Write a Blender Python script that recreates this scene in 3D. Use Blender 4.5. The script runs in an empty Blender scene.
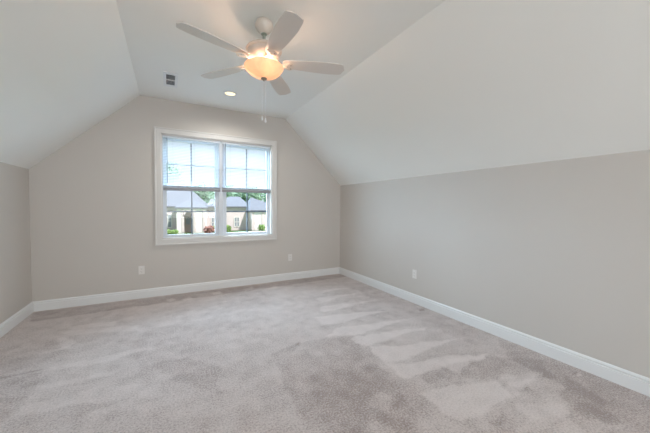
import bpy, bmesh, math, random
import numpy as np
from mathutils import Vector, Matrix
C = bpy.context.scene.collection
PI = math.pi

# ---------------------------------------------------------------- camera
cam_d = bpy.data.cameras.new('camera'); cam = bpy.data.objects.new('camera', cam_d); C.objects.link(cam)
YAW, PITCH, ROLL = 0.5016, -0.0340, 0.0070
fw = Vector((math.sin(YAW)*math.cos(PITCH), math.cos(YAW)*math.cos(PITCH), math.sin(PITCH)))
rt = Vector((math.cos(YAW), -math.sin(YAW), 0)); up = rt.cross(fw)
r2 = rt*math.cos(ROLL) + up*math.sin(ROLL); u2 = up*math.cos(ROLL) - rt*math.sin(ROLL)
m = Matrix((r2, u2, -fw)).transposed().to_4x4(); m.translation = Vector((0, 0, 1.265))
cam.matrix_world = m
cam_d.sensor_width = 36.0; cam_d.sensor_fit = 'HORIZONTAL'; cam_d.lens = 285.67/650*36
cam_d.clip_start = .05; cam_d.clip_end = 500
bpy.context.scene.camera = cam

# ---------------------------------------------------------------- sky, sun, area lights, exposure
sc = bpy.context.scene
sc.view_settings.view_transform = 'Standard'; sc.view_settings.look = 'None'
sc.view_settings.gamma = 1.0; sc.view_settings.use_curve_mapping = False
sc.view_settings.exposure = 0.13
sc.cycles.use_denoising = True
sc.cycles.max_bounces = 12; sc.cycles.diffuse_bounces = 8; sc.cycles.transparent_max_bounces = 16
sc.cycles.sample_clamp_indirect = 6
W = bpy.data.worlds.new('sky'); sc.world = W; W.use_nodes = True
nt = W.node_tree; nt.nodes.clear()
wo = nt.nodes.new('ShaderNodeOutputWorld'); bg = nt.nodes.new('ShaderNodeBackground')
tc = nt.nodes.new('ShaderNodeTexCoord'); sx = nt.nodes.new('ShaderNodeSeparateXYZ'); rp = nt.nodes.new('ShaderNodeValToRGB')
nt.links.new(tc.outputs['Generated'], sx.inputs[0]); nt.links.new(sx.outputs['Z'], rp.inputs[0])
rp.color_ramp.elements[0].position = 0.0; rp.color_ramp.elements[0].color = (.80, .90, 1.0, 1)
rp.color_ramp.elements[1].position = 0.7; rp.color_ramp.elements[1].color = (.55, .75, 1.0, 1)
e = rp.color_ramp.elements.new(.25); e.color = (.72, .86, 1.0, 1)
nt.links.new(rp.outputs[0], bg.inputs['Color']); bg.inputs['Strength'].default_value = .86
nt.links.new(bg.outputs[0], wo.inputs['Surface'])

def lamp(name, kind, loc, energy, color, target=None, size=None, sizey=None):
    d = bpy.data.lights.new(name, kind); d.energy = energy; d.color = color
    o = bpy.data.objects.new(name, d); C.objects.link(o); o.location = loc
    if target: o.rotation_euler = (Vector(target)-Vector(loc)).to_track_quat('-Z', 'Y').to_euler()
    if size:
        if kind == 'AREA': d.shape = 'RECTANGLE'; d.size = size; d.size_y = sizey or size
    return o
sun = lamp('sun', 'SUN', (0, 0, 30), 5.8, (1, .97, .95), target=(-12, 22, -2)); sun.data.angle = math.radians(4)
# added fill lamps: wide soft suns standing in for a bright hazy sky
for nm, v, en in (('sky_fill_left', (-1, .8, .3), 15), ('sky_fill_right', (1, .8, .3), 12), ('sky_fill_high', (0, 1, 1.1), 13)):
    q = lamp(nm, 'SUN', (0, 30, 20), en, (.60, .81, 1), target=(-v[0], 30-v[1], 20-v[2])); q.data.angle = math.radians(60)
portal = lamp('window_portal', 'AREA', (.7135, 4.78, 1.53), 1, (1, 1, 1), target=(.7135, 0, 1.53), size=1.58, sizey=1.46); portal.data.cycles.is_portal = True
lamp('rear_fill', 'AREA', (.7, -3.75, 1.5), 104, (.93, .97, 1.0), target=(.7, 4, 1.25), size=2.4, sizey=1.5)  # added fill light behind the camera, evens out the room

# ---------------------------------------------------------------- materials
def rgb(r, g, b):
    f = lambda c: (c/255)/12.92 if c/255 <= .04045 else ((c/255+.055)/1.055)**2.4
    return (f(r), f(g), f(b), 1)
def mat(name, col, rough=.5, metal=0, bump=0, bscale=200, var=0, vscale=3, emit=None, estr=0, spec=.5, trans=0):
    M = bpy.data.materials.new(name); M.use_nodes = True; N = M.node_tree.nodes; K = M.node_tree.links
    b = N['Principled BSDF']; b.inputs['Base Color'].default_value = col; b.inputs['Roughness'].default_value = rough
    b.inputs['Metallic'].default_value = metal; b.inputs['Specular IOR Level'].default_value = spec
    t = N.new('ShaderNodeTexCoord')
    if var:
        n = N.new('ShaderNodeTexNoise'); n.inputs['Scale'].default_value = vscale; n.inputs['Detail'].default_value = 5
        K.new(t.outputs['Object'], n.inputs['Vector'])
        mx = N.new('ShaderNodeMix'); mx.data_type = 'RGBA'
        mx.inputs['A'].default_value = tuple(c*(1-var) for c in col[:3])+(1,)
        mx.inputs['B'].default_value = tuple(min(1, c*(1+var)) for c in col[:3])+(1,)
        K.new(n.outputs['Fac'], mx.inputs['Factor']); K.new(mx.outputs['Result'], b.inputs['Base Color'])
    if bump:
        n = N.new('ShaderNodeTexNoise'); n.inputs['Scale'].default_value = bscale; n.inputs['Detail'].default_value = 3
        K.new(t.outputs['Object'], n.inputs['Vector'])
        bp = N.new('ShaderNodeBump'); bp.inputs['Strength'].default_value = bump; bp.inputs['Distance'].default_value = .002
        K.new(n.outputs['Fac'], bp.inputs['Height']); K.new(bp.outputs[0], b.inputs['Normal'])
    if emit: b.inputs['Emission Color'].default_value = emit; b.inputs['Emission Strength'].default_value = estr
    return M
M = {}
M['wall'] = mat('greige_wall_paint', rgb(197, 192, 186), .6, bump=.12, bscale=260, var=.02, vscale=2, spec=.3)
M['slope'] = mat('ceiling_paint', rgb(233, 234, 231), .75, bump=.12, bscale=220, var=.012, vscale=2, spec=.2)
M['trim'] = mat('white_semigloss_trim', rgb(222, 223, 223), .35, var=.01)
M['casing'] = mat('casing_paint', rgb(208, 206, 203), .55)
M['vinyl'] = mat('white_vinyl', rgb(205, 211, 218), .4)
M['blind'] = mat('white_blind', rgb(218, 224, 231), .45)
M['grille'] = mat('window_grille', rgb(112, 122, 134), .5)  # muntins are white; their backlit shade is put into this grey
M['wand'] = mat('clear_grey_wand', rgb(120, 130, 140), .3)
M['rail'] = mat('blind_bottom_rail', rgb(138, 139, 145), .5)
M['louver'] = mat('louver_grey', rgb(200, 204, 208), .5)
M['cord'] = mat('blind_cord', rgb(170, 176, 184), .7)
M['plate'] = mat('outlet_plastic', rgb(218, 215, 211), .45)
M['slot'] = mat('dark_slot', rgb(60, 58, 56), .6)
M['vent'] = mat('vent_white', rgb(222, 224, 226), .45)
M['duct'] = mat('duct_dark', rgb(112, 116, 122), .6)
M['fan'] = mat('fan_white', rgb(212, 202, 191), .4)
M['blade'] = mat('fan_blade', rgb(210, 204, 198), .5, var=.02, vscale=8)
M['nickel'] = mat('brushed_nickel', rgb(150, 142, 130), .35, metal=.9)
M['rod'] = mat('downrod_metal', rgb(160, 172, 162), .35, metal=.5)
M['bulb'] = mat('bulb', rgb(255, 230, 190), .4, emit=(1, .72, .42, 1), estr=8)
M['downlens'] = mat('downlight_lens', rgb(250, 240, 215), .5, emit=(1, .78, .42, 1), estr=1.15)
M['brick'] = mat('neighbour_brick', rgb(208, 194, 192), .9, var=.12, vscale=4)
M['roof'] = mat('neighbour_shingles', rgb(104, 104, 110), .95, var=.12, vscale=3)
M['hwhite'] = mat('neighbour_trim', rgb(224, 217, 213), .7)
M['hdark'] = mat('neighbour_dark_glass', rgb(140, 144, 150), .3)
M['hdoor'] = mat('neighbour_door', rgb(165, 148, 142), .5)
M['lawn'] = mat('lawn_grass', rgb(76, 96, 48), .95, var=.15, vscale=.6)
M['path'] = mat('concrete_path', rgb(190, 188, 184), .9, var=.05)
M['leaf'] = mat('tree_leaves', rgb(118, 144, 116), .8, var=.3, vscale=1.2)
M['shrub_green'] = mat('shrub_leaves', rgb(130, 158, 92), .8, var=.25, vscale=4)
M['shrub_red'] = mat('red_shrub_leaves', rgb(158, 112, 100), .8, var=.25, vscale=4)
M['bark'] = mat('bark', rgb(95, 82, 72), .9, var=.2, vscale=6)

def glass_mat():
    g = bpy.data.materials.new('window_glass'); g.use_nodes = True; N = g.node_tree.nodes; K = g.node_tree.links; N.clear()
    o = N.new('ShaderNodeOutputMaterial'); t = N.new('ShaderNodeBsdfTransparent'); t.inputs[0].default_value = (.96, .98, .98, 1)
    gl = N.new('ShaderNodeBsdfGlossy'); gl.inputs['Roughness'].default_value = .02; f = N.new('ShaderNodeFresnel'); f.inputs[0].default_value = 1.3
    x = N.new('ShaderNodeMixShader'); K.new(f.outputs[0], x.inputs[0]); K.new(t.outputs[0], x.inputs[1]); K.new(gl.outputs[0], x.inputs[2]); K.new(x.outputs[0], o.inputs[0])
    return g
M['glass'] = glass_mat()
def bowl_mat():
    g = bpy.data.materials.new('alabaster_glass'); g.use_nodes = True; N = g.node_tree.nodes; K = g.node_tree.links; N.clear()
    o = N.new('ShaderNodeOutputMaterial'); tr = N.new('ShaderNodeBsdfTranslucent'); df = N.new('ShaderNodeBsdfPrincipled'); em = N.new('ShaderNodeEmission')
    t = N.new('ShaderNodeTexCoord'); n = N.new('ShaderNodeTexNoise'); n.inputs['Scale'].default_value = 14; n.inputs['Detail'].default_value = 4; n.inputs['Distortion'].default_value = 1.5
    K.new(t.outputs['Object'], n.inputs['Vector'])
    mx = N.new('ShaderNodeMix'); mx.data_type = 'RGBA'; mx.inputs['A'].default_value = rgb(190, 170, 152); mx.inputs['B'].default_value = rgb(220, 203, 186)
    K.new(n.outputs['Fac'], mx.inputs['Factor']); K.new(mx.outputs['Result'], tr.inputs[0]); K.new(mx.outputs['Result'], df.inputs['Base Color'])
    df.inputs['Roughness'].default_value = .25
    x = N.new('ShaderNodeMixShader'); x.inputs[0].default_value = .55; K.new(df.outputs[0], x.inputs[1]); K.new(tr.outputs[0], x.inputs[2])
    em.inputs[0].default_value = (1, .66, .46, 1); em.inputs[1].default_value = .15
    a = N.new('ShaderNodeAddShader'); K.new(x.outputs[0], a.inputs[0]); K.new(em.outputs[0], a.inputs[1]); K.new(a.outputs[0], o.inputs[0])
    return g
M['bowl'] = bowl_mat()
def carpet_mat():
    g = bpy.data.materials.new('plush_carpet'); g.use_nodes = True; N = g.node_tree.nodes; K = g.node_tree.links
    b = N['Principled BSDF']; b.inputs['Roughness'].default_value = .95; b.inputs['Specular IOR Level'].default_value = .15
    b.inputs['Sheen Weight'].default_value = .25; b.inputs['Sheen Roughness'].default_value = .5
    t = N.new('ShaderNodeTexCoord'); at = N.new('ShaderNodeAttribute'); at.attribute_name = 'pile'
    rp = N.new('ShaderNodeValToRGB'); E = rp.color_ramp.elements
    E[0].position = 0; E[0].color = rgb(152, 138, 133); E[1].position = 1; E[1].color = rgb(216, 206, 202)
    x = E.new(.5); x.color = rgb(198, 187, 183)
    n1 = N.new('ShaderNodeTexNoise'); n1.inputs['Scale'].default_value = 85; n1.inputs['Detail'].default_value = 4; n1.inputs['Roughness'].default_value = .7
    n2 = N.new('ShaderNodeTexNoise'); n2.inputs['Scale'].default_value = 260; n2.inputs['Detail'].default_value = 2
    n3 = N.new('ShaderNodeTexNoise'); n3.inputs['Scale'].default_value = 9; n3.inputs['Detail'].default_value = 5; n3.inputs['Roughness'].default_value = .65
    for n in (n1, n2, n3): K.new(t.outputs['Object'], n.inputs['Vector'])
    def ma(op, a, b_):
        q = N.new('ShaderNodeMath'); q.operation = op
        for i, v in enumerate((a, b_)):
            if isinstance(v, (int, float)): q.inputs[i].default_value = v
            else: K.new(v, q.inputs[i])
        return q.outputs[0]
    s = ma('MULTIPLY', ma('SUBTRACT', n1.outputs['Fac'], .5), 2.4)
    s2 = ma('MULTIPLY', ma('SUBTRACT', n3.outputs['Fac'], .5), .65)
    s3 = ma('MULTIPLY', ma('SUBTRACT', n2.outputs['Fac'], .5), .5)
    v = ma('ADD', ma('ADD', at.outputs['Fac'], s), ma('ADD', s2, s3))
    K.new(v, rp.inputs[0]); K.new(rp.outputs[0], b.inputs['Base Color'])
    bp = N.new('ShaderNodeBump'); bp.inputs['Strength'].default_value = .7; bp.inputs['Distance'].default_value = .008
    K.new(ma('ADD', n1.outputs['Fac'], ma('MULTIPLY', n2.outputs['Fac'], .5)), bp.inputs['Height']); K.new(bp.outputs[0], b.inputs['Normal'])
    return g
M['carpet'] = carpet_mat()

# ---------------------------------------------------------------- helpers
def obj(name, bm, material, parent=None, smooth=False, loc=None):
    bmesh.ops.recalc_face_normals(bm, faces=bm.faces[:])
    me = bpy.data.meshes.new(name); bm.to_mesh(me); bm.free(); me.materials.append(material)
    if smooth:
        for p in me.polygons: p.use_smooth = True
        try: me.set_sharp_from_angle(angle=math.radians(35))
        except Exception: pass
    o = bpy.data.objects.new(name, me); C.objects.link(o)
    if parent: o.parent = parent
    if loc: o.location = loc
    return o
def tag(o, label=None, cat=None, group=None, kind=None):
    if label: o['label'] = label
    if cat: o['category'] = cat
    if group: o['group'] = group
    if kind: o['kind'] = kind
    return o
def thing(name, label, cat, loc, rz=0, group=None, kind=None):
    o = bpy.data.objects.new(name, None); C.objects.link(o); o.location = loc; o.rotation_euler = (0, 0, rz); o.empty_display_size = .05
    return tag(o, label, cat, group, kind)
def bx(bm, x0, x1, y0, y1, z0, z1, bev=0, mtx=None):
    r = bmesh.ops.create_cube(bm, size=1); vs = r['verts']
    bmesh.ops.scale(bm, vec=(x1-x0, y1-y0, z1-z0), verts=vs)
    bmesh.ops.translate(bm, vec=((x0+x1)/2, (y0+y1)/2, (z0+z1)/2), verts=vs)
    if bev:
        es = list({e for v in vs for e in v.link_edges})
        rr = bmesh.ops.bevel(bm, geom=es, offset=bev, segments=2, affect='EDGES', profile=.5)
        vs = list({v for f in rr['faces'] for v in f.verts} | {v for v in vs if v.is_valid})
    if mtx: bmesh.ops.transform(bm, matrix=mtx, verts=vs)
    return vs
def box(*a, **k):
    bm = bmesh.new(); bx(bm, *a, **k); return bm
def prism(bm, pts, axis, a, b):
    """extrude polygon pts (2D) along axis between a and b"""
    def P(p, t):
        return (t, p[0], p[1]) if axis == 'x' else (p[0], t, p[1]) if axis == 'y' else (p[0], p[1], t)
    A = [bm.verts.new(P(p, a)) for p in pts]; B = [bm.verts.new(P(p, b)) for p in pts]
    bm.faces.new(A); bm.faces.new(B[::-1]); n = len(pts)
    for i in range(n): bm.faces.new((A[i], B[i], B[(i+1) % n], A[(i+1) % n]))
def lathe(bm, prof, seg=40, mtx=None, caps=True):
    rings = []; allv = []
    for r, z in prof:
        if r < 1e-5: v = [bm.verts.new((0, 0, z))]
        else: v = [bm.verts.new((r*math.cos(2*PI*i/seg), r*math.sin(2*PI*i/seg), z)) for i in range(seg)]
        rings.append(v); allv += v
    for a, b in zip(rings, rings[1:]):
        for i in range(seg):
            j = (i+1) % seg
            if len(a) == 1 and len(b) == 1: continue
            if len(a) == 1: bm.faces.new((a[0], b[i], b[j]))
            elif len(b) == 1: bm.faces.new((a[i], b[0], a[j]))
            else: bm.faces.new((a[i], b[i], b[j], a[j]))
    if caps:
        for v in (rings[0], rings[-1]):
            if len(v) > 1: bm.faces.new(v)
    if mtx: bmesh.ops.transform(bm, matrix=mtx, verts=allv)
def tube(bm, pts, r, seg=8):
    pts = [Vector(p) for p in pts]; rings = []
    for i, p in enumerate(pts):
        d = (pts[min(i+1, len(pts)-1)]-pts[max(i-1, 0)]).normalized()
        a = d.cross(Vector((0, 0, 1)));
        if a.length < .01: a = Vector((1, 0, 0))
        a.normalize(); b = d.cross(a)
        rings.append([bm.verts.new(p+a*r*math.cos(2*PI*k/seg)+b*r*math.sin(2*PI*k/seg)) for k in range(seg)])
    for A, B in zip(rings, rings[1:]):
        for k in range(seg): bm.faces.new((A[k], B[k], B[(k+1) % seg], A[(k+1) % seg]))
    bm.faces.new(rings[0]); bm.faces.new(rings[-1])

# ---------------------------------------------------------------- room shell
XL, XR, D, RY, ZC = -1.424, 2.847, 4.594, -3.8, 2.739
KL, KR, CL, CR = 1.678, 1.665, -.316, 1.743
T = .15
WX0, WX1, WZ0, WZ1 = -.078, 1.505, .796, 2.262      # window opening
def gable(name, y0, y1, x0, x1, z0, z1):
    bm = bmesh.new()
    zl = lambda x: KL+(ZC-KL)*(x-XL)/(CL-XL)
    prism(bm, [(XL, 0), (x0, 0), (x0, ZC), (CL, ZC), (XL, KL)], 'y', y0, y1)
    prism(bm, [(x1, 0), (XR, 0), (XR, KR), (CR, ZC), (x1, ZC)], 'y', y0, y1)
    prism(bm, [(x0, 0), (x1, 0), (x1, z0), (x0, z0)], 'y', y0, y1)
    prism(bm, [(x0, z1), (x1, z1), (x1, ZC), (x0, ZC)], 'y', y0, y1)
    return tag(obj(name, bm, M['wall']), kind='structure')
gable('wall_back', D, D+T, WX0, WX1, WZ0, WZ1)
RX0, RX1, RZ0, RZ1 = -.30, 1.72, .75, 2.25  # opening of the added rear window
gable('wall_rear', RY-T, RY, RX0, RX1, RZ0, RZ1)
tag(obj('wall_left', box(XL-T, XL, RY-T, D+T, 0, KL), M['wall']), kind='structure')
tag(obj('wall_right', box(XR, XR+T, RY-T, D+T, 0, KR), M['wall']), kind='structure')
bm = bmesh.new(); prism(bm, [(XL, KL), (CL, ZC), (CL, ZC+T), (XL-T, KL+T*.4), (XL-T, KL)], 'y', RY-T, D+T)
tag(obj('ceiling_left_slope', bm, M['slope']), kind='structure')
bm = bmesh.new(); prism(bm, [(CR, ZC), (XR, KR), (XR+T, KR), (XR+T, KR+T*.4), (CR, ZC+T)], 'y', RY-T, D+T)
tag(obj('ceiling_right_slope', bm, M['slope']), kind='structure')
tag(obj('ceiling', box(CL, CR, RY-T, D+T, ZC, ZC+T), M['slope']), kind='structure')

# carpet: a fine grid whose pile lies one way or the other (vacuum strokes, footprints, furniture dents)
STROKES = [
    (-0.30, [(2.0, 1.06), (2.12, 1.16), (2.3, 1.12), (2.2, 1.0)]),
    (-0.28, [(1.62, .98), (1.98, 1.02), (1.9, .9), (1.7, .86)]),
    (-0.26, [(1.75, 1.45), (1.9, 1.5), (1.93, 1.38), (1.8, 1.35)]),
    (-0.24, [(2.3, .9), (2.62, .98), (2.5, .72), (2.35, .6), (2.2, .7)]),
    (0.22, [(1.1, 1.45), (1.25, 1.5), (1.32, 1.38), (1.15, 1.32)]),
    (0.20, [(.92, 1.25), (1.05, 1.32), (1.12, 1.2), (1.0, 1.12)]),
    (-0.22, [(2.84, 1.6), (2.84, .3), (1.9, .3), (2.1, .75), (2.45, .95), (2.5, 1.35)]),
    (-0.14, [(2.84, 3.9), (2.84, 1.6), (2.45, 1.6), (2.5, 3.9)]),
    (-0.08, [(-.9, 2.2), (-.2, 2.1), (.4, 1.5), (.2, 1.3), (-.9, 1.7)]),
    (-0.08, [(.95, 1.95), (1.45, 1.75), (1.5, 1.2), (1.0, 1.1), (.8, 1.5)]),
    (0.30, [(1.97, 3.66), (2.51, 3.69), (2.05, 3.79)]),
    (0.34, [(1.76, 3.32), (2.56, 3.4), (1.94, 3.48), (1.75, 3.47)]),
    (0.36, [(1.61, 2.98), (2.5, 3.02), (1.92, 3.14), (1.66, 3.18)]),
    (0.38, [(1.6, 2.62), (2.32, 2.66), (1.74, 2.85), (1.45, 2.87), (1.44, 2.67)]),
    (0.42, [(1.58, 2.3), (2.44, 2.35), (1.87, 2.44), (1.55, 2.53), (1.37, 2.38)]),
    (0.46, [(1.58, 2.05), (2.4, 2.08), (1.91, 2.19), (1.57, 2.29), (1.49, 2.23)]),
    (0.46, [(1.53, 1.74), (2.48, 1.77), (1.89, 1.9), (1.59, 2.04), (1.54, 1.92)]),
    (0.45, [(1.53, 1.53), (2.47, 1.43), (2.14, 1.57), (1.71, 1.68), (1.52, 1.73), (1.5, 1.63)]),
    (0.46, [(1.48, 1.34), (1.78, 1.31), (2.09, 1.19), (2.0, 1.06), (1.67, 1.04), (1.52, 1.07), (1.47, 1.18)]),
    (0.34, [(2.01, 1.12), (2.51, 1.09), (2.07, 1.03), (1.98, 1.05)]),
    (0.30, [(2.04, 1.54), (2.46, 1.46), (2.09, 1.41), (1.89, 1.42)]),
    (0.28, [(2.18, 1.2), (2.5, 1.1), (2.15, 1.05), (2.06, 1.1)]),
    (0.26, [(1.94, 1.02), (2.08, 0.89), (2.41, 0.8), (2.0, 0.78), (1.71, 0.85), (1.67, 0.94)]),
    (0.20, [(1.88, 0.76), (2.18, 0.74), (2.31, 0.59), (2.15, 0.59), (1.91, 0.67)]),
    (-0.20, [(0.76, 2.34), (1.12, 2.43), (1.57, 2.27), (1.43, 1.58), (1.29, 1.16), (1.18, 1.03), (0.67, 1.31), (0.72, 1.81)]),
    (-0.22, [(1.63, 1.48), (1.85, 1.54), (1.78, 1.4), (1.61, 1.39)]),
    (-0.22, [(1.85, 1.36), (2.31, 1.45), (2.73, 1.19), (2.52, 1.0), (2.13, 1.19)]),
    (0.22, [(-0.83, 2.66), (-0.31, 2.65), (-0.37, 2.58), (-0.75, 2.6)]),
    (0.25, [(-0.82, 2.92), (-0.27, 2.97), (-0.09, 2.92), (-0.41, 2.84), (-0.76, 2.84)]),
    (0.30, [(-0.96, 3.54), (-0.9, 3.59), (-0.76, 3.35), (-0.82, 3.26)]),
    (0.25, [(-1.0, 3.27), (-0.81, 3.33), (-0.73, 3.23), (-0.93, 3.23)]),
    (0.25, [(-0.92, 3.87), (-0.51, 3.8), (-0.52, 3.64), (-0.85, 3.75)]),
    (0.20, [(-1.0, 3.77), (-0.32, 3.55), (-0.24, 3.39), (-0.87, 3.58)]),
    (-0.35, [(-1.1, 2.94), (-0.86, 2.94), (-0.86, 2.92), (-1.08, 2.9)]),
    (-0.18, [(-1.06, 2.84), (-0.86, 2.89), (-0.8, 2.41), (-0.88, 2.34)]),
    (-0.16, [(-0.79, 2.36), (-0.41, 2.27), (-0.32, 2.19), (-0.64, 2.09), (-0.82, 2.19), (-0.86, 2.3)]),
    (0.18, [(-0.82, 2.45), (-0.44, 2.47), (-0.08, 2.32), (-0.05, 2.17), (-0.53, 2.3), (-0.74, 2.32)]),
    (0.40, [(-0.05, 4.35), (0.03, 4.4), (0.08, 4.29), (0.01, 4.23)]),
    (0.40, [(0.14, 4.28), (0.25, 4.34), (0.28, 4.23), (0.18, 4.19)]),
    (0.36, [(0.54, 4.39), (0.66, 4.44), (0.67, 4.33), (0.56, 4.28)]),
    (0.36, [(0.98, 4.37), (1.14, 4.44), (1.14, 4.32), (1.0, 4.27)]),
    (0.32, [(1.31, 4.28), (1.49, 4.32), (1.48, 4.2), (1.34, 4.18)]),
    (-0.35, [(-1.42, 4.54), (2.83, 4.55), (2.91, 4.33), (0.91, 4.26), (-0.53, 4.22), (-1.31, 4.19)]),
    (-0.60, [(2.72, 0.97), (2.76, 0.96), (2.74, 0.95), (2.7, 0.96)]),
    (0.60, [(2.72, 0.95), (2.77, 0.94), (2.74, 0.93), (2.7, 0.93)]),
    (-0.60, [(2.71, 2.51), (2.78, 2.49), (2.74, 2.45), (2.68, 2.46)]),
    (-0.50, [(1.03, 2.41), (1.07, 2.43), (1.03, 2.35), (1.0, 2.36)]),
    (-0.20, [(-0.14, 2.63), (0.13, 2.61), (0.34, 2.31), (0.29, 1.98), (0.04, 2.31)]),
]
def carpet():
    nx, ny = 286, 560
    xs = np.linspace(XL, XR, nx); ys = np.linspace(RY, D, ny)
    X, Y = np.meshgrid(xs, ys)
    rng = np.random.RandomState(4)
    def vnoise(X, Y, s, seed):
        r = np.random.RandomState(seed); g = r.rand(80, 80)
        u = (X+10)/s; v = (Y+10)/s; i = np.floor(u).astype(int); j = np.floor(v).astype(int); fu = u-i; fv = v-j
        fu = fu*fu*(3-2*fu); fv = fv*fv*(3-2*fv); G = lambda a, b: g[a % 80, b % 80]
        return (G(i, j)*(1-fu)+G(i+1, j)*fu)*(1-fv)+(G(i, j+1)*(1-fu)+G(i+1, j+1)*fu)*fv
    wx = X+(vnoise(X, Y, .15, 1)-.5)*.05+(vnoise(X, Y, .04, 7)-.5)*.04
    wy = Y+(vnoise(X, Y, .15, 2)-.5)*.05+(vnoise(X, Y, .04, 8)-.5)*.03
    V = .46+(vnoise(X, Y, .55, 3)-.5)*.22+(vnoise(X*1.0, Y*3.0, .35, 5)-.5)*.14+(vnoise(X, Y, .08, 6)-.5)*.2
    for val, poly in STROKES:
        P = np.array(poly); d2 = np.full(X.shape, 1e9); inside = np.zeros(X.shape, bool)
        size = max(np.ptp(P[:, 0]), np.ptp(P[:, 1])); k = 1 if size > .25 else 0
        ax = wx if k else X; ay = wy if k else Y
        for i in range(len(P)):
            x0, y0 = P[i]; x1, y1 = P[(i+1) % len(P)]
            dx, dy = x1-x0, y1-y0; t = np.clip(((ax-x0)*dx+(ay-y0)*dy)/max(dx*dx+dy*dy, 1e-9), 0, 1)
            d2 = np.minimum(d2, (ax-x0-t*dx)**2+(ay-y0-t*dy)**2)
            c = ((y0 > ay) != (y1 > ay)) & (ax < (x1-x0)*(ay-y0)/((y1-y0) if abs(y1-y0) > 1e-9 else 1e-9)+x0)
            inside ^= c
        sd = np.where(inside, 1, -1)*np.sqrt(d2); w = .013 if k else .012
        s = np.clip(sd/(2*w)+.5, 0, 1); V += val*.82*s*s*(3-2*s)
    me = bpy.data.meshes.new('floor')
    co = np.stack([X.ravel(), Y.ravel(), np.zeros(X.size)], 1)
    i, j = np.meshgrid(np.arange(nx-1), np.arange(ny-1)); a = (j*nx+i).ravel()
    F = np.stack([a, a+1, a+nx+1, a+nx], 1)
    me.from_pydata(co.tolist(), [], F.tolist()); me.update()
    at = me.attributes.new('pile', 'FLOAT', 'POINT'); at.data.foreach_set('value', V.ravel().astype(np.float32))
    me.materials.append(M['carpet'])
    o = bpy.data.objects.new('floor', me); C.objects.link(o); return tag(o, kind='structure')
carpet()
tag(obj('floor_slab', box(XL-T, XR+T, RY-T, D+T, -.3, -.004), M['slope']), kind='structure')

# baseboards with a moulded cap
def base_profile(): return [(0, 0), (.016, 0), (.016, .088), (.009, .093), (.013, .100), (.012, .107), (.005, .117), (0, .120)]
def baseboard(name, axis, a, b, at, sgn):
    bm = bmesh.new(); prism(bm, [(at+sgn*p, z) for p, z in base_profile()], axis, a, b)
    tag(obj(name, bm, M['trim']), kind='structure')
baseboard('baseboard_back', 'x', XL, XR, D, -1)
baseboard('baseboard_left', 'y', RY, D-.0005, XL, 1)
baseboard('baseboard_right', 'y', RY, D-.0005, XR, -1)
baseboard('baseboard_rear', 'x', XL, XR, RY, 1)

# ---------------------------------------------------------------- window casing and jambs
def casing(name, x0, x1, z0, z1, y, s, w=.085):
    """picture-frame casing with mitred corners, s=-1 projects towards -y"""
    bm = bmesh.new(); th = .018
    prof = [(0, .012), (.006, .018), (w-.020, .018), (w-.014, .024), (w, .024)]   # distance out from the opening, thickness
    loops = []
    pr = [(0, 0)]+prof+[(w, 0)]
    for cx, cz, sx_, sz_ in ((x0, z0, -1, -1), (x1, z0, 1, -1), (x1, z1, 1, 1), (x0, z1, -1, 1)):
        loops.append([bm.verts.new((cx+sx_*d, y+s*t, cz+sz_*d)) for d, t in pr])
    n = len(pr)
    for i in range(4):
        A, B = loops[i], loops[(i+1) % 4]
        for k in range(n): bm.faces.new((A[k], A[(k+1) % n], B[(k+1) % n], B[k]))
    return tag(obj(name, bm, M['casing']), kind='structure')
casing('trim_1', WX0, WX1, WZ0, WZ1, D, -1)
bm = bmesh.new(); j = .012
bx(bm, WX0, WX0+j, D-.001, D+T, WZ0, WZ1); bx(bm, WX1-j, WX1, D-.001, D+T, WZ0, WZ1)
bx(bm, WX0, WX1, D-.001, D+T, WZ0, WZ0+j); bx(bm, WX0, WX1, D-.001, D+T, WZ1-j, WZ1)
tag(obj('trim_2', bm, M['casing']), kind='structure')
MX = .7135
tag(obj('trim_3', box(MX-.036, MX+.036, D+.040, D+T, WZ0+j, WZ1-j, bev=.003), M['vinyl']), kind='structure')  # mullion post

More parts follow.
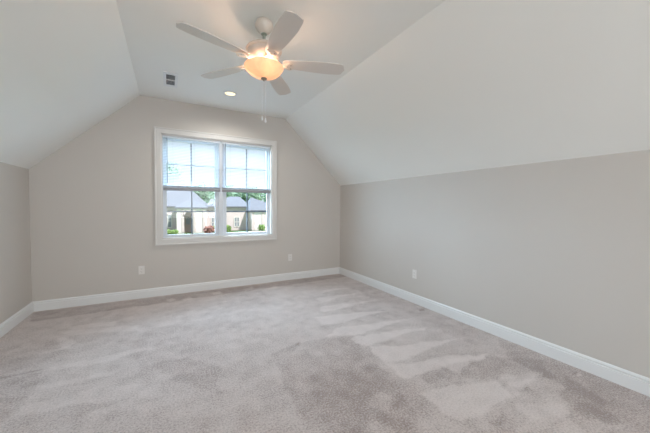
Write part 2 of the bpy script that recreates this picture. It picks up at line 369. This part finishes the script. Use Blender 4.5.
def ring(bm, x0, x1, z0, z1, y0, y1, wl, wr, wb, wt):
    bx(bm, x0, x0+wl, y0, y1, z0, z1); bx(bm, x1-wr, x1, y0, y1, z0, z1)
    bx(bm, x0+wl, x1-wr, y0, y1, z0, z0+wb); bx(bm, x0+wl, x1-wr, y0, y1, z1-wt, z1)
MEET = 1.528
def window(n, x0, x1):
    z0, z1 = WZ0+j, WZ1-j
    t = thing('window_%d' % n, None, None, ((x0+x1)/2, D+.1, z0), kind='structure'); ox, oy, oz = t.location
    L = lambda bm: (bmesh.ops.translate(bm, vec=(-ox, -oy, -oz), verts=bm.verts[:]), bm)[1]
    bm = bmesh.new(); ring(bm, x0, x1, z0, z1, D+.060, D+.140, .018, .018, .012, .026); obj('window_frame', L(bm), M['vinyl'], t)
    a0, a1 = x0+.018, x1-.018; c0, c1 = z0+.012, z1-.026
    for nm, s0, s1, y0, y1, wb, wt in (('upper_sash', MEET-.016, c1, D+.106, D+.132, .034, .034), ('lower_sash', c0, MEET+.018, D+.070, D+.100, .026, .034)):
        bm = bmesh.new(); ring(bm, a0, a1, s0, s1, y0, y1, .030, .030, wb, wt)
        s = obj(nm, L(bm), M['vinyl'], t)
        ym = (y0+y1)/2; g0, g1 = s0+wb, s1-wt; gx = (a0+a1)/2; gz = (g0+g1)/2
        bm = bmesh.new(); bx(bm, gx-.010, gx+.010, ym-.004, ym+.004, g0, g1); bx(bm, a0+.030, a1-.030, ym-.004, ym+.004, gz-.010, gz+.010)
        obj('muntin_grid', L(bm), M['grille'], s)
        bm = bmesh.new(); vs = [bm.verts.new(v) for v in ((a0+.030, ym-.006, g0), (a1-.030, ym-.006, g0), (a1-.030, ym-.006, g1), (a0+.030, ym-.006, g1))]; bm.faces.new(vs)
        obj('glass_pane', L(bm), M['glass'], s)
        if nm == 'lower_sash':
            bm = bmesh.new(); bx(bm, gx-.03, gx+.03, D+.066, D+.088, MEET+.018, MEET+.030, bev=.003); obj('sash_lock', L(bm), M['vinyl'], s)
window(1, WX0+j, MX-.036)
window(2, MX+.036, WX1-j)

def blind(x0, x1, label):
    zt = WZ1-j-.001; zb = 1.505
    t = thing('window_blind', label, 'blind', ((x0+x1)/2, D+.035, zt), group='mini blinds pulled halfway down the twin window')
    w = (x1-x0)/2
    obj('headrail', box(-w, w, -.014, .014, -.028, 0, bev=.002), M['blind'], t)
    bm = bmesh.new(); z = zt-.045; n = 0
    while z > zb+.050:
        # gently crowned slat, tilted a little
        A = []
        for q in range(5):
            u = -1+q*.5; yy = u*.0115; A.append((yy, (1-u*u)*.0016+yy*.28))
        for (ya, za), (yb, zb_) in zip(A, A[1:]):
            bm.faces.new([bm.verts.new(v) for v in ((-w+.004, ya, z-zt+za), (w-.004, ya, z-zt+za), (w-.004, yb, z-zt+zb_), (-w+.004, yb, z-zt+zb_))])
        z -= .0215; n += 1
    bmesh.ops.remove_doubles(bm, verts=bm.verts[:], dist=1e-5)
    for q in range(14):      # slats lying stacked on the bottom rail
        zz = zb+.016+q*.0022-zt; bx(bm, -w+.004, w-.004, -.012, .012, zz, zz+.0009)
    obj('slats', bm, M['blind'], t)
    obj('bottom_rail', box(-w+.003, w-.003, -.014, .014, zb-zt-.022, zb-zt+.016, bev=.002), M['rail'], t)
    bm = bmesh.new()
    for k in (-.72, 0.0, .72):
        for yy in (-.0125, .0125): tube(bm, [(k*w+.02, yy, -.028), (k*w+.02, yy, zb-zt+.01)], .0007, 5)
    obj('ladder_cords', bm, M['cord'], t)
    bm = bmesh.new(); tube(bm, [(-w+.055, -.022, -.03), (-w+.055, -.024, -.67)], .0055, 8); tube(bm, [(-w+.055, -.016, -.016), (-w+.055, -.022, -.034)], .002, 6)
    obj('tilt_wand', bm, M['wand'], t)
blind(WX0+j+.004, MX-.010, 'white mini blind half lowered over the left sash of the twin window')
blind(MX+.010, WX1-j-.004, 'white mini blind half lowered over the right sash of the twin window')

# unseen window and casing behind the camera, added as opening for the fill light
casing('trim_4', RX0, RX1, RZ0, RZ1, RY, 1)
bm = bmesh.new(); ring(bm, RX0, RX1, RZ0, RZ1, RY-.12, RY-.05, .05, .05, .05, .05); bx(bm, (RX0+RX1)/2-.04, (RX0+RX1)/2+.04, RY-.12, RY-.05, RZ0, RZ1)
tag(obj('window_3', bm, M['vinyl']), kind='structure')

# ---------------------------------------------------------------- outlets
def outlet(loc, rz, label, duplex=True):
    t = thing('wall_outlet', label, 'outlet', loc, rz, group='white electrical outlets above the baseboards')
    obj('cover_plate', box(-.035, .035, -.006, 0, -.057, .057, bev=.002), M['plate'], t)
    for s in (-1, 1):
        bm = bmesh.new(); pts = []
        for k in range(24):
            a = 2*PI*k/24; pts.append((max(-.0145, min(.0145, .017*math.cos(a))), s*.0195+.0135*math.sin(a)))
        prism(bm, pts, 'y', -.0085, -.005); f = obj('receptacle', bm, M['plate'], t)
        bm = bmesh.new()
        for dx, h in ((-.0062, .0075), (.0062, .006)): bx(bm, dx-.0012, dx+.0012, -.0089, -.008, s*.0195+.002-h/2, s*.0195+.002+h/2)
        bx(bm, -.0022, .0022, -.0089, -.008, s*.0195-.0095, s*.0195-.0055)
        obj('slots', bm, M['slot'], f)
    bm = bmesh.new(); lathe(bm, [(0, 0), (.003, 0), (.003, .0012), (0, .0018)], 12, Matrix.Translation((0, -.006, 0)) @ Matrix.Rotation(PI/2, 4, 'X')); obj('screw', bm, M['plate'], t)
outlet((-.330, D, .384), 0, 'white duplex outlet left of the window, low on the end wall')
outlet((1.835, D, .386), 0, 'white duplex outlet right of the window, low on the end wall')
outlet((XR, 2.714, .384), PI/2*-1, 'white outlet low on the long right wall')

# ---------------------------------------------------------------- ceiling register
t = thing('ceiling_vent', 'white rectangular air register with grey louvers in the flat ceiling', 'vent', (.038, 3.85, ZC))
bm = bmesh.new(); w, h = .074, .205; ow, oh = .045, .152
for x0, x1, y0, y1 in ((-w, -ow, -h, h), (ow, w, -h, h), (-ow, ow, -h, -oh), (-ow, ow, oh, h), (-ow, ow, -.012, .012)): bx(bm, x0, x1, y0, y1, -.008, 0)
obj('register_frame', bm, M['vent'], t)
obj('duct_opening', box(-ow, ow, -oh, oh, -.0015, -.0003), M['duct'], t)
for s in (-1, 1):
    bm = bmesh.new()
    for k in range(6):
        y = s*(.026+k*.0235)
        bx(bm, -ow, ow, -.009, .009, -.0006, .0006, mtx=Matrix.Translation((0, y, -.006)) @ Matrix.Rotation(.55 if s < 0 else .3, 4, 'X'))
    obj('louver_bank', bm, M['louver'], t)

# ---------------------------------------------------------------- recessed downlight
t = thing('recessed_downlight', 'lit round recessed ceiling light with warm glow near the end wall', 'light', (.725, 3.93, ZC))
bm = bmesh.new(); lathe(bm, [(.062, -.001), (.092, -.001), (.092, -.004), (.084, -.007), (.066, -.006), (.062, -.001)], 40, caps=False); obj('trim_ring', bm, M['vent'], t, True)
bm = bmesh.new(); lathe(bm, [(0, -.0045), (.045, -.004), (.064, -.002)], 40, caps=False); obj('light_lens', bm, M['downlens'], t, True)
dl = lamp('downlight_lamp', 'SPOT', (0, 0, -.03), 47, (1, .97, .92)); dl.data.spot_size = 2.9; dl.data.spot_blend = .9; dl.data.shadow_soft_size = .07; dl.parent = t

# ---------------------------------------------------------------- ceiling fan
FX, FY = .683, 2.277
fan = thing('ceiling_fan', 'white five-blade ceiling fan with lit amber glass bowl', 'ceiling fan', (FX, FY, ZC))
z = lambda h: h-ZC
bm = bmesh.new(); lathe(bm, [(.0, 0), (.052, 0), (.064, -.010), (.072, -.028), (.071, -.042), (.064, -.062), (.050, -.082), (.030, -.098), (.018, -.103), (0, -.104)]); obj('canopy', bm, M['fan'], fan, True)
bm = bmesh.new(); lathe(bm, [(.022, -.100), (.024, -.106), (.018, -.112), (.0115, -.114), (.0115, -.172), (.022, -.176), (.024, -.190)]); obj('downrod', bm, M['rod'], fan, True)
bm = bmesh.new(); lathe(bm, [(.0, -.184), (.040, -.186), (.075, -.192), (.112, -.204), (.134, -.220), (.142, -.232), (.138, -.240), (.128, -.244), (.128, -.262), (.118, -.286), (.098, -.304), (.070, -.314), (0, -.314)]); obj('motor_housing', bm, M['fan'], fan, True)
bm = bmesh.new(); lathe(bm, [(.060, -.312), (.064, -.330), (.058, -.346), (.085, -.352), (.085, -.358), (0, -.358)]); obj('switch_housing', bm, M['fan'], fan, True)
BZ = -.322      # height of the blades below the ceiling
PHASE, TILT = math.radians(-90), math.radians(-10)
def blade_outline():
    pts = []; r0, r1 = .150, .661
    N_ = 26
    hw = lambda s: .043+.028*math.sin(min(1, s/.75)*PI/2)-.010*max(0, s-.75)/.25
    up_ = []
    for i in range(N_+1):
        s = i/N_; r = r0+(r1-r0)*s; w_ = hw(s)
        if s > .86: u = (s-.86)/.14; w_ *= max(0, 1-u**3.6)**(1/3.6) if u < 1 else 0
        if s < .05: w_ *= .75+.25*math.sqrt(s/.05)
        up_.append((r, max(w_, .0)))
    pts = up_ + [(r, -w_) for r, w_ in reversed(up_) if w_ > 1e-4]
    return pts
for k in range(5):
    a = PHASE+k*2*PI/5
    Mx = Matrix.Rotation(a, 4, 'Z')
    Mt = Mx @ Matrix.Translation((0, 0, BZ)) @ Matrix.Rotation(TILT, 4, 'X')
    bm = bmesh.new(); prism(bm, blade_outline(), 'z', -.003, .003); bmesh.ops.transform(bm, matrix=Mt, verts=bm.verts[:])
    b = obj('blade', bm, M['blade'], fan)
    bm = bmesh.new()
    # iron: curved arm from the housing that spreads to a three-lobed plate under the blade
    n = 12; top, bot = [], []
    for i in range(n+1):
        s = i/n; r = .075+.165*s
        w_ = .017+.004*math.cos(s*PI*2) if s < .55 else .017+.024*math.sin((s-.55)/.45*PI)**.8 if s < 1 else .004
        zz = -.012+.012*math.cos(s*PI) if s < .5 else -.012-.002*math.sin((s-.5)*PI*2)
        top.append((r, w_, zz+.004)); bot.append((r, w_, zz))
    # under-blade plate sits just below the blade
    V = [[bm.verts.new((r, sgn*w_, z_-.0085)) for sgn in (-1, 1)] for r, w_, z_ in top]
    Wd = [[bm.verts.new((r, sgn*w_, z_-.0085)) for sgn in (-1, 1)] for r, w_, z_ in bot]
    for i in range(n):
        bm.faces.new((V[i][0], V[i+1][0], V[i+1][1], V[i][1])); bm.faces.new((Wd[i][0], Wd[i][1], Wd[i+1][1], Wd[i+1][0]))
        for s_ in (0, 1): bm.faces.new((V[i][s_], V[i+1][s_], Wd[i+1][s_], Wd[i][s_]))
    bm.faces.new((V[0][0], V[0][1], Wd[0][1], Wd[0][0])); bm.faces.new((V[n][0], V[n][1], Wd[n][1], Wd[n][0]))
    bmesh.ops.transform(bm, matrix=Mt, verts=bm.verts[:])
    ir = obj('blade_iron', bm, M['fan'], fan)
    for (r, y_) in ((.185, 0), (.212, .020), (.212, -.020)):
        bm = bmesh.new(); lathe(bm, [(.0, -.0245), (.0045, -.024), (.0055, -.0215), (.0055, -.018)], 10, Mt @ Matrix.Translation((r, y_, 0)))
        obj('screw', bm, M['nickel'], ir, True)
RIM = -.362
bm = bmesh.new(); prof = [(.152, RIM+.004), (.155, RIM), (.150, RIM-.010), (.138, RIM-.028), (.118, RIM-.048), (.090, RIM-.066), (.058, RIM-.079), (.026, RIM-.086), (.010, RIM-.087)]
lathe(bm, prof+[(r-.004 if r > .02 else r, zz+.004) for r, zz in reversed(prof)], 56, caps=False); obj('glass_bowl', bm, M['bowl'], fan, True)
bm = bmesh.new(); lathe(bm, [(0, RIM-.078), (.020, RIM-.084), (.026, RIM-.090), (.022, RIM-.097), (.010, RIM-.101), (.008, RIM-.108), (0, RIM-.110)]); lathe(bm, [(0, -.355), (.004, -.355), (.004, RIM-.084), (0, RIM-.084)], 8); obj('finial', bm, M['nickel'], fan, True)
for k, a in enumerate((PI*.15, PI*.82, PI*1.5)):
    bm = bmesh.new(); mt = Matrix.Translation((.062*math.cos(a), .062*math.sin(a), RIM-.016)) @ Matrix.Rotation(a, 4, 'Z') @ Matrix.Rotation(PI/2+.25, 4, 'Y')
    lathe(bm, [(0, -.034), (.012, -.034), (.012, -.016), (.019, 0), (.021, .010), (.017, .022), (.008, .032), (0, .036)], 16, mt)
    bl = obj('bulb', bm, M['bulb'], fan, True)
    p = lamp('bulb_light', 'POINT', (.095*math.cos(a), .095*math.sin(a), RIM+.010), 2.3, (1, .64, .44)); p.data.shadow_soft_size = .02; p.parent = fan
    p = lamp('bulb_light', 'POINT', (.055*math.cos(a), .055*math.sin(a), RIM-.047), .13, (1, .66, .42)); p.data.shadow_soft_size = .012; p.parent = fan
# two pull chains with white pulls, hanging beyond the rim of the bowl
for dx, dy, ln in ((.030, .158, .355), (.058, .150, .372)):
    bm = bmesh.new(); zt = -.345; zb = zt-ln
    tube(bm, [(dx*.3, dy*.3, zt+.010), (dx, dy, zt), (dx, dy, zt-.06), (dx, dy, zb)], .0011, 6)
    for q in range(44): lathe(bm, [(0, -.0018), (.0019, 0), (0, .0018)], 6, Matrix.Translation((dx, dy, zt-.01-q*ln/44)))
    ch = obj('pull_chain', bm, M['vent'], fan)
    bm = bmesh.new(); lathe(bm, [(0, .004), (.003, 0), (.005, -.008), (.0085, -.024), (.0085, -.030), (.005, -.036), (0, -.038)], 14, Matrix.Translation((dx, dy, zb))); obj('pull_pendant', bm, M['vent'], ch, True)

# ---------------------------------------------------------------- outdoors
GZ = -2.25
rnd = random.Random(7)
tag(obj('ground_lawn', box(-60, 90, D+1.2, 110, GZ-.3, GZ), M['lawn']), kind='structure')
tag(obj('front_walk', box(8.2, 22, 38.2, 39.4, GZ, GZ+.05), M['path']), kind='structure')
HY = 42
H = thing('neighbouring_house', 'pale brick house with grey hip roofs and arched entry beyond the window', 'house', (4, HY, GZ))
hx, hy, hz = H.location
LH = lambda bm: (bmesh.ops.translate(bm, vec=(-hx, -hy, -hz), verts=bm.verts[:]), bm)[1]
def hpart(name, bm, m_, par=None): return obj(name, LH(bm), m_, par or H)
def hip(bm, x0, x1, y0, y1, ze, zr, rx0, rx1, yr, oh=.35):
    x0 -= oh; x1 += oh; y0 -= oh; y1 += oh
    b = [bm.verts.new(v) for v in ((x0, y0, ze), (x1, y0, ze), (x1, y1, ze), (x0, y1, ze))]
    f = [bm.verts.new((v.co.x, v.co.y, ze-.18)) for v in b]
    r = [bm.verts.new((rx0, yr, zr)), bm.verts.new((rx1, yr, zr))]
    bm.faces.new((b[0], b[1], r[1], r[0])); bm.faces.new((b[1], b[2], r[1])); bm.faces.new((b[2], b[3], r[0], r[1])); bm.faces.new((b[3], b[0], r[0]))
    for i in range(4): bm.faces.new((b[i], b[(i+1) % 4], f[(i+1) % 4], f[i]))
    bm.faces.new(f)
EZ = 1.22
bm = bmesh.new(); bx(bm, -9, 4.6, HY, HY+13, GZ, EZ); hpart('wall', bm, M['brick'])
bm = bmesh.new(); bx(bm, 4.6, 10.4, HY+.6, HY+5.2, GZ, EZ); hpart('wall', bm, M['brick'])
bm = bmesh.new(); bx(bm, 10.4, 15.5, HY-1.2, HY+3.8, GZ, EZ-.5); hpart('wall', bm, M['hwhite'])
bm = bmesh.new(); hip(bm, -9, 4.6, HY, HY+13, EZ, 6.0, -3, .8, HY+6.5); hpart('roof', bm, M['roof'])
bm = bmesh.new(); hip(bm, 4.6, 10.4, HY+.6, HY+5.2, EZ, 2.72, 8.2, 9.6, HY+2.9); hpart('roof', bm, M['roof'])
bm = bmesh.new(); hip(bm, 10.4, 15.5, HY-1.2, HY+3.8, EZ-.5, 2.55, 10.9, 11.2, HY+1.3); hpart('roof', bm, M['roof'])
# projecting entry with an arched opening between pale piers
bm = bmesh.new(); bx(bm, .9, 1.75, HY-1.6, HY, GZ, EZ-.2); bx(bm, 2.75, 4.4, HY-1.6, HY, GZ, EZ-.2)
arc = [(1.75, -.1)]+[(2.25-.5*math.cos(PI*i/12), -.1+.6*math.sin(PI*i/12)) for i in range(1, 12)]+[(2.75, -.1), (2.75, EZ-.2), (1.75, EZ-.2)]
for i in range(12):
    a0, a1 = PI*i/12, PI*(i+1)/12; p0 = (2.25-.5*math.cos(a0), -.1+.6*math.sin(a0)); p1 = (2.25-.5*math.cos(a1), -.1+.6*math.sin(a1))
    prism(bm, [p0, p1, (p1[0], EZ-.2), (p0[0], EZ-.2)], 'y', HY-1.6, HY)
ent = hpart('entry_porch', bm, M['hwhite'])
bm = bmesh.new()
for i in range(12):
    a0, a1 = PI*i/12, PI*(i+1)/12
    P4 = [(2.25-r*math.cos(a), -.1+r*1.2*math.sin(a)) for r, a in ((.5, a0), (.5, a1), (.68, a1), (.68, a0))]
    prism(bm, P4, 'y', HY-1.68, HY-1.6)
hpart('arch_surround', bm, M['brick'], ent)
for xx in (1.45, 2.82, 3.9):
    bm = bmesh.new()
    for q in range(7): bx(bm, xx, xx+(.22 if q % 2 else .3), HY-1.68, HY-1.6, GZ+.2+q*.42, GZ+.2+q*.42+.42)
    hpart('quoin_column', bm, M['brick'], ent)
bm = bmesh.new(); hip(bm, .9, 4.4, HY-1.6, HY+1.8, EZ-.15, 2.0, 2.2, 3.1, HY-.2, .2); hpart('roof', bm, M['roof'])
dr = hpart('front_door', box(1.85, 2.65, HY-.12, HY-.02, GZ, -.1), M['hdoor']); bm = bmesh.new(); bx(bm, 2.0, 2.5, HY-.16, HY-.12, -1.2, -.3); hpart('door_glass', bm, M['hdark'], dr)
for (x0, x1, z0, z1, y) in ((8.3, 9.15, -1.75, -.3, HY+.6), (-.6, .4, -1.6, .2, HY), (12.9, 13.7, -1.7, -.2, HY-1.2), (5.2, 6.0, -1.75, -.3, HY+.6)):
    bm = bmesh.new(); ring(bm, x0, x1, z0, z1, y-.08, y-.01, .1, .1, .1, .1); bx(bm, (x0+x1)/2-.04, (x0+x1)/2+.04, y-.08, y-.01, z0, z1); bx(bm, x0, x1, y-.08, y-.01, (z0+z1)/2-.04, (z0+z1)/2+.04)
    w_ = hpart('house_window', bm, M['hwhite']); hpart('pane', box(x0+.05, x1-.05, y-.05, y-.02, z0+.05, z1-.05), M['hdark'], w_)
for xx in (10.42, 11.9, 15.0):
    bm = bmesh.new()
    for q in range(7): bx(bm, xx, xx+(.35 if q % 2 else .5), HY-1.28, HY-1.2, GZ+.05+q*.42, GZ+.05+q*.42+.42)
    hpart('quoin_column', bm, M['brick'])

def foliage(bm, cx, cy, cz, rx, ry, rz, n, s):
    for _ in range(n):
        while True:
            v = Vector((rnd.uniform(-1, 1), rnd.uniform(-1, 1), rnd.uniform(-1, 1)))
            if .25 < v.length < 1: break
        k = rnd.uniform(.82, 1.08)
        c = Vector((cx+v.x*rx*k, cy+v.y*ry*k, cz+v.z*rz*k))
        a = Vector((rnd.uniform(-1, 1), rnd.uniform(-1, 1), rnd.uniform(-1, 1))).normalized(); b_ = a.orthogonal().normalized()
        q = s*rnd.uniform(.6, 1.3)
        bm.faces.new([bm.verts.new(c+p) for p in (a*q, b_*q*.6, -a*q, -b_*q*.6)])
def tree(x, y, h, r, label):
    t = thing('tree', label, 'tree', (x, y, GZ), group='trees beyond the neighbouring house')
    bm = bmesh.new(); tube(bm, [(0, 0, 0), (.1, 0, h*.4), (0, .1, h*.75)], .035*h/2+.05, 8); obj('trunk', bm, M['bark'], t)
    bm = bmesh.new()
    for q in range(7):
        a = q*2.4; rr = r*.5*(q > 0)
        foliage(bm, rr*math.cos(a), rr*math.sin(a), h*(.62+.05*(q % 3))+(q == 0)*h*.08, r*.6, r*.6, h*.24, 260, .32)
    obj('crown', bm, M['leaf'], t)
for x, y, h, r, lb in ((6.2, 72, 9.2, 3.4, 'leafy green tree rising behind the entry roof of the far house'),
                   (13.5, 82, 10, 3.4, 'green tree just behind the low roof between the house wings'),
                   (14.6, 60, 8.0, 3.2, 'green tree behind the right wing seen through the right sash'),
                   (21.5, 62, 8.2, 3.2, 'rightmost green tree, beside the far house roof'),
                   (-.9, 60, 12.2, 3.4, 'tall tree seen through the left blind above the house roof')):
    tree(x, y, h, r, lb)
def shrub(x, y, r, h, m_, label):
    t = thing('shrub', label, 'shrub', (x, y, GZ), group='shrubs in front of the neighbouring house')
    bm = bmesh.new()
    for q in range(5): foliage(bm, r*.5*math.cos(q*1.3)*(q > 0), r*.3*math.sin(q*1.3), h*.5, r*.6, r*.6, h*.5, 90, .13)
    obj('leaves', bm, M[m_], t)
    bm = bmesh.new()
    for q in range(4): tube(bm, [(0, 0, 0), (.15*math.cos(q*1.6), .15*math.sin(q*1.6), h*.6)], .02, 5)
    obj('stems', bm, M['bark'], t)
for x, y, r, h, m_, lb in ((-.2, 40.5, .55, .6, 'shrub_green', 'low yellow green shrub left of the far house entry'),
                    (.7, 39.9, .45, .55, 'shrub_green', 'low yellow green shrub nearest the left pier of the far entry'),
                    (4.6, 38.9, .75, 1.05, 'shrub_red', 'reddish shrub right of the far house entry'),
                    (5.7, 40.2, .65, .95, 'shrub_green', 'rounded green shrub beside the reddish one'),
                    (7.2, 41, .5, .9, 'shrub_green', 'green shrub at the left edge of the right sash view'),
                    (11.6, 39.8, .55, .95, 'shrub_green', 'green shrub before the quoined corner of the far garage wing'),
                    (13.0, 40, .5, .7, 'shrub_green', 'low green shrub at the right end of the far house')):
    shrub(x, y, r, h, m_, lb)
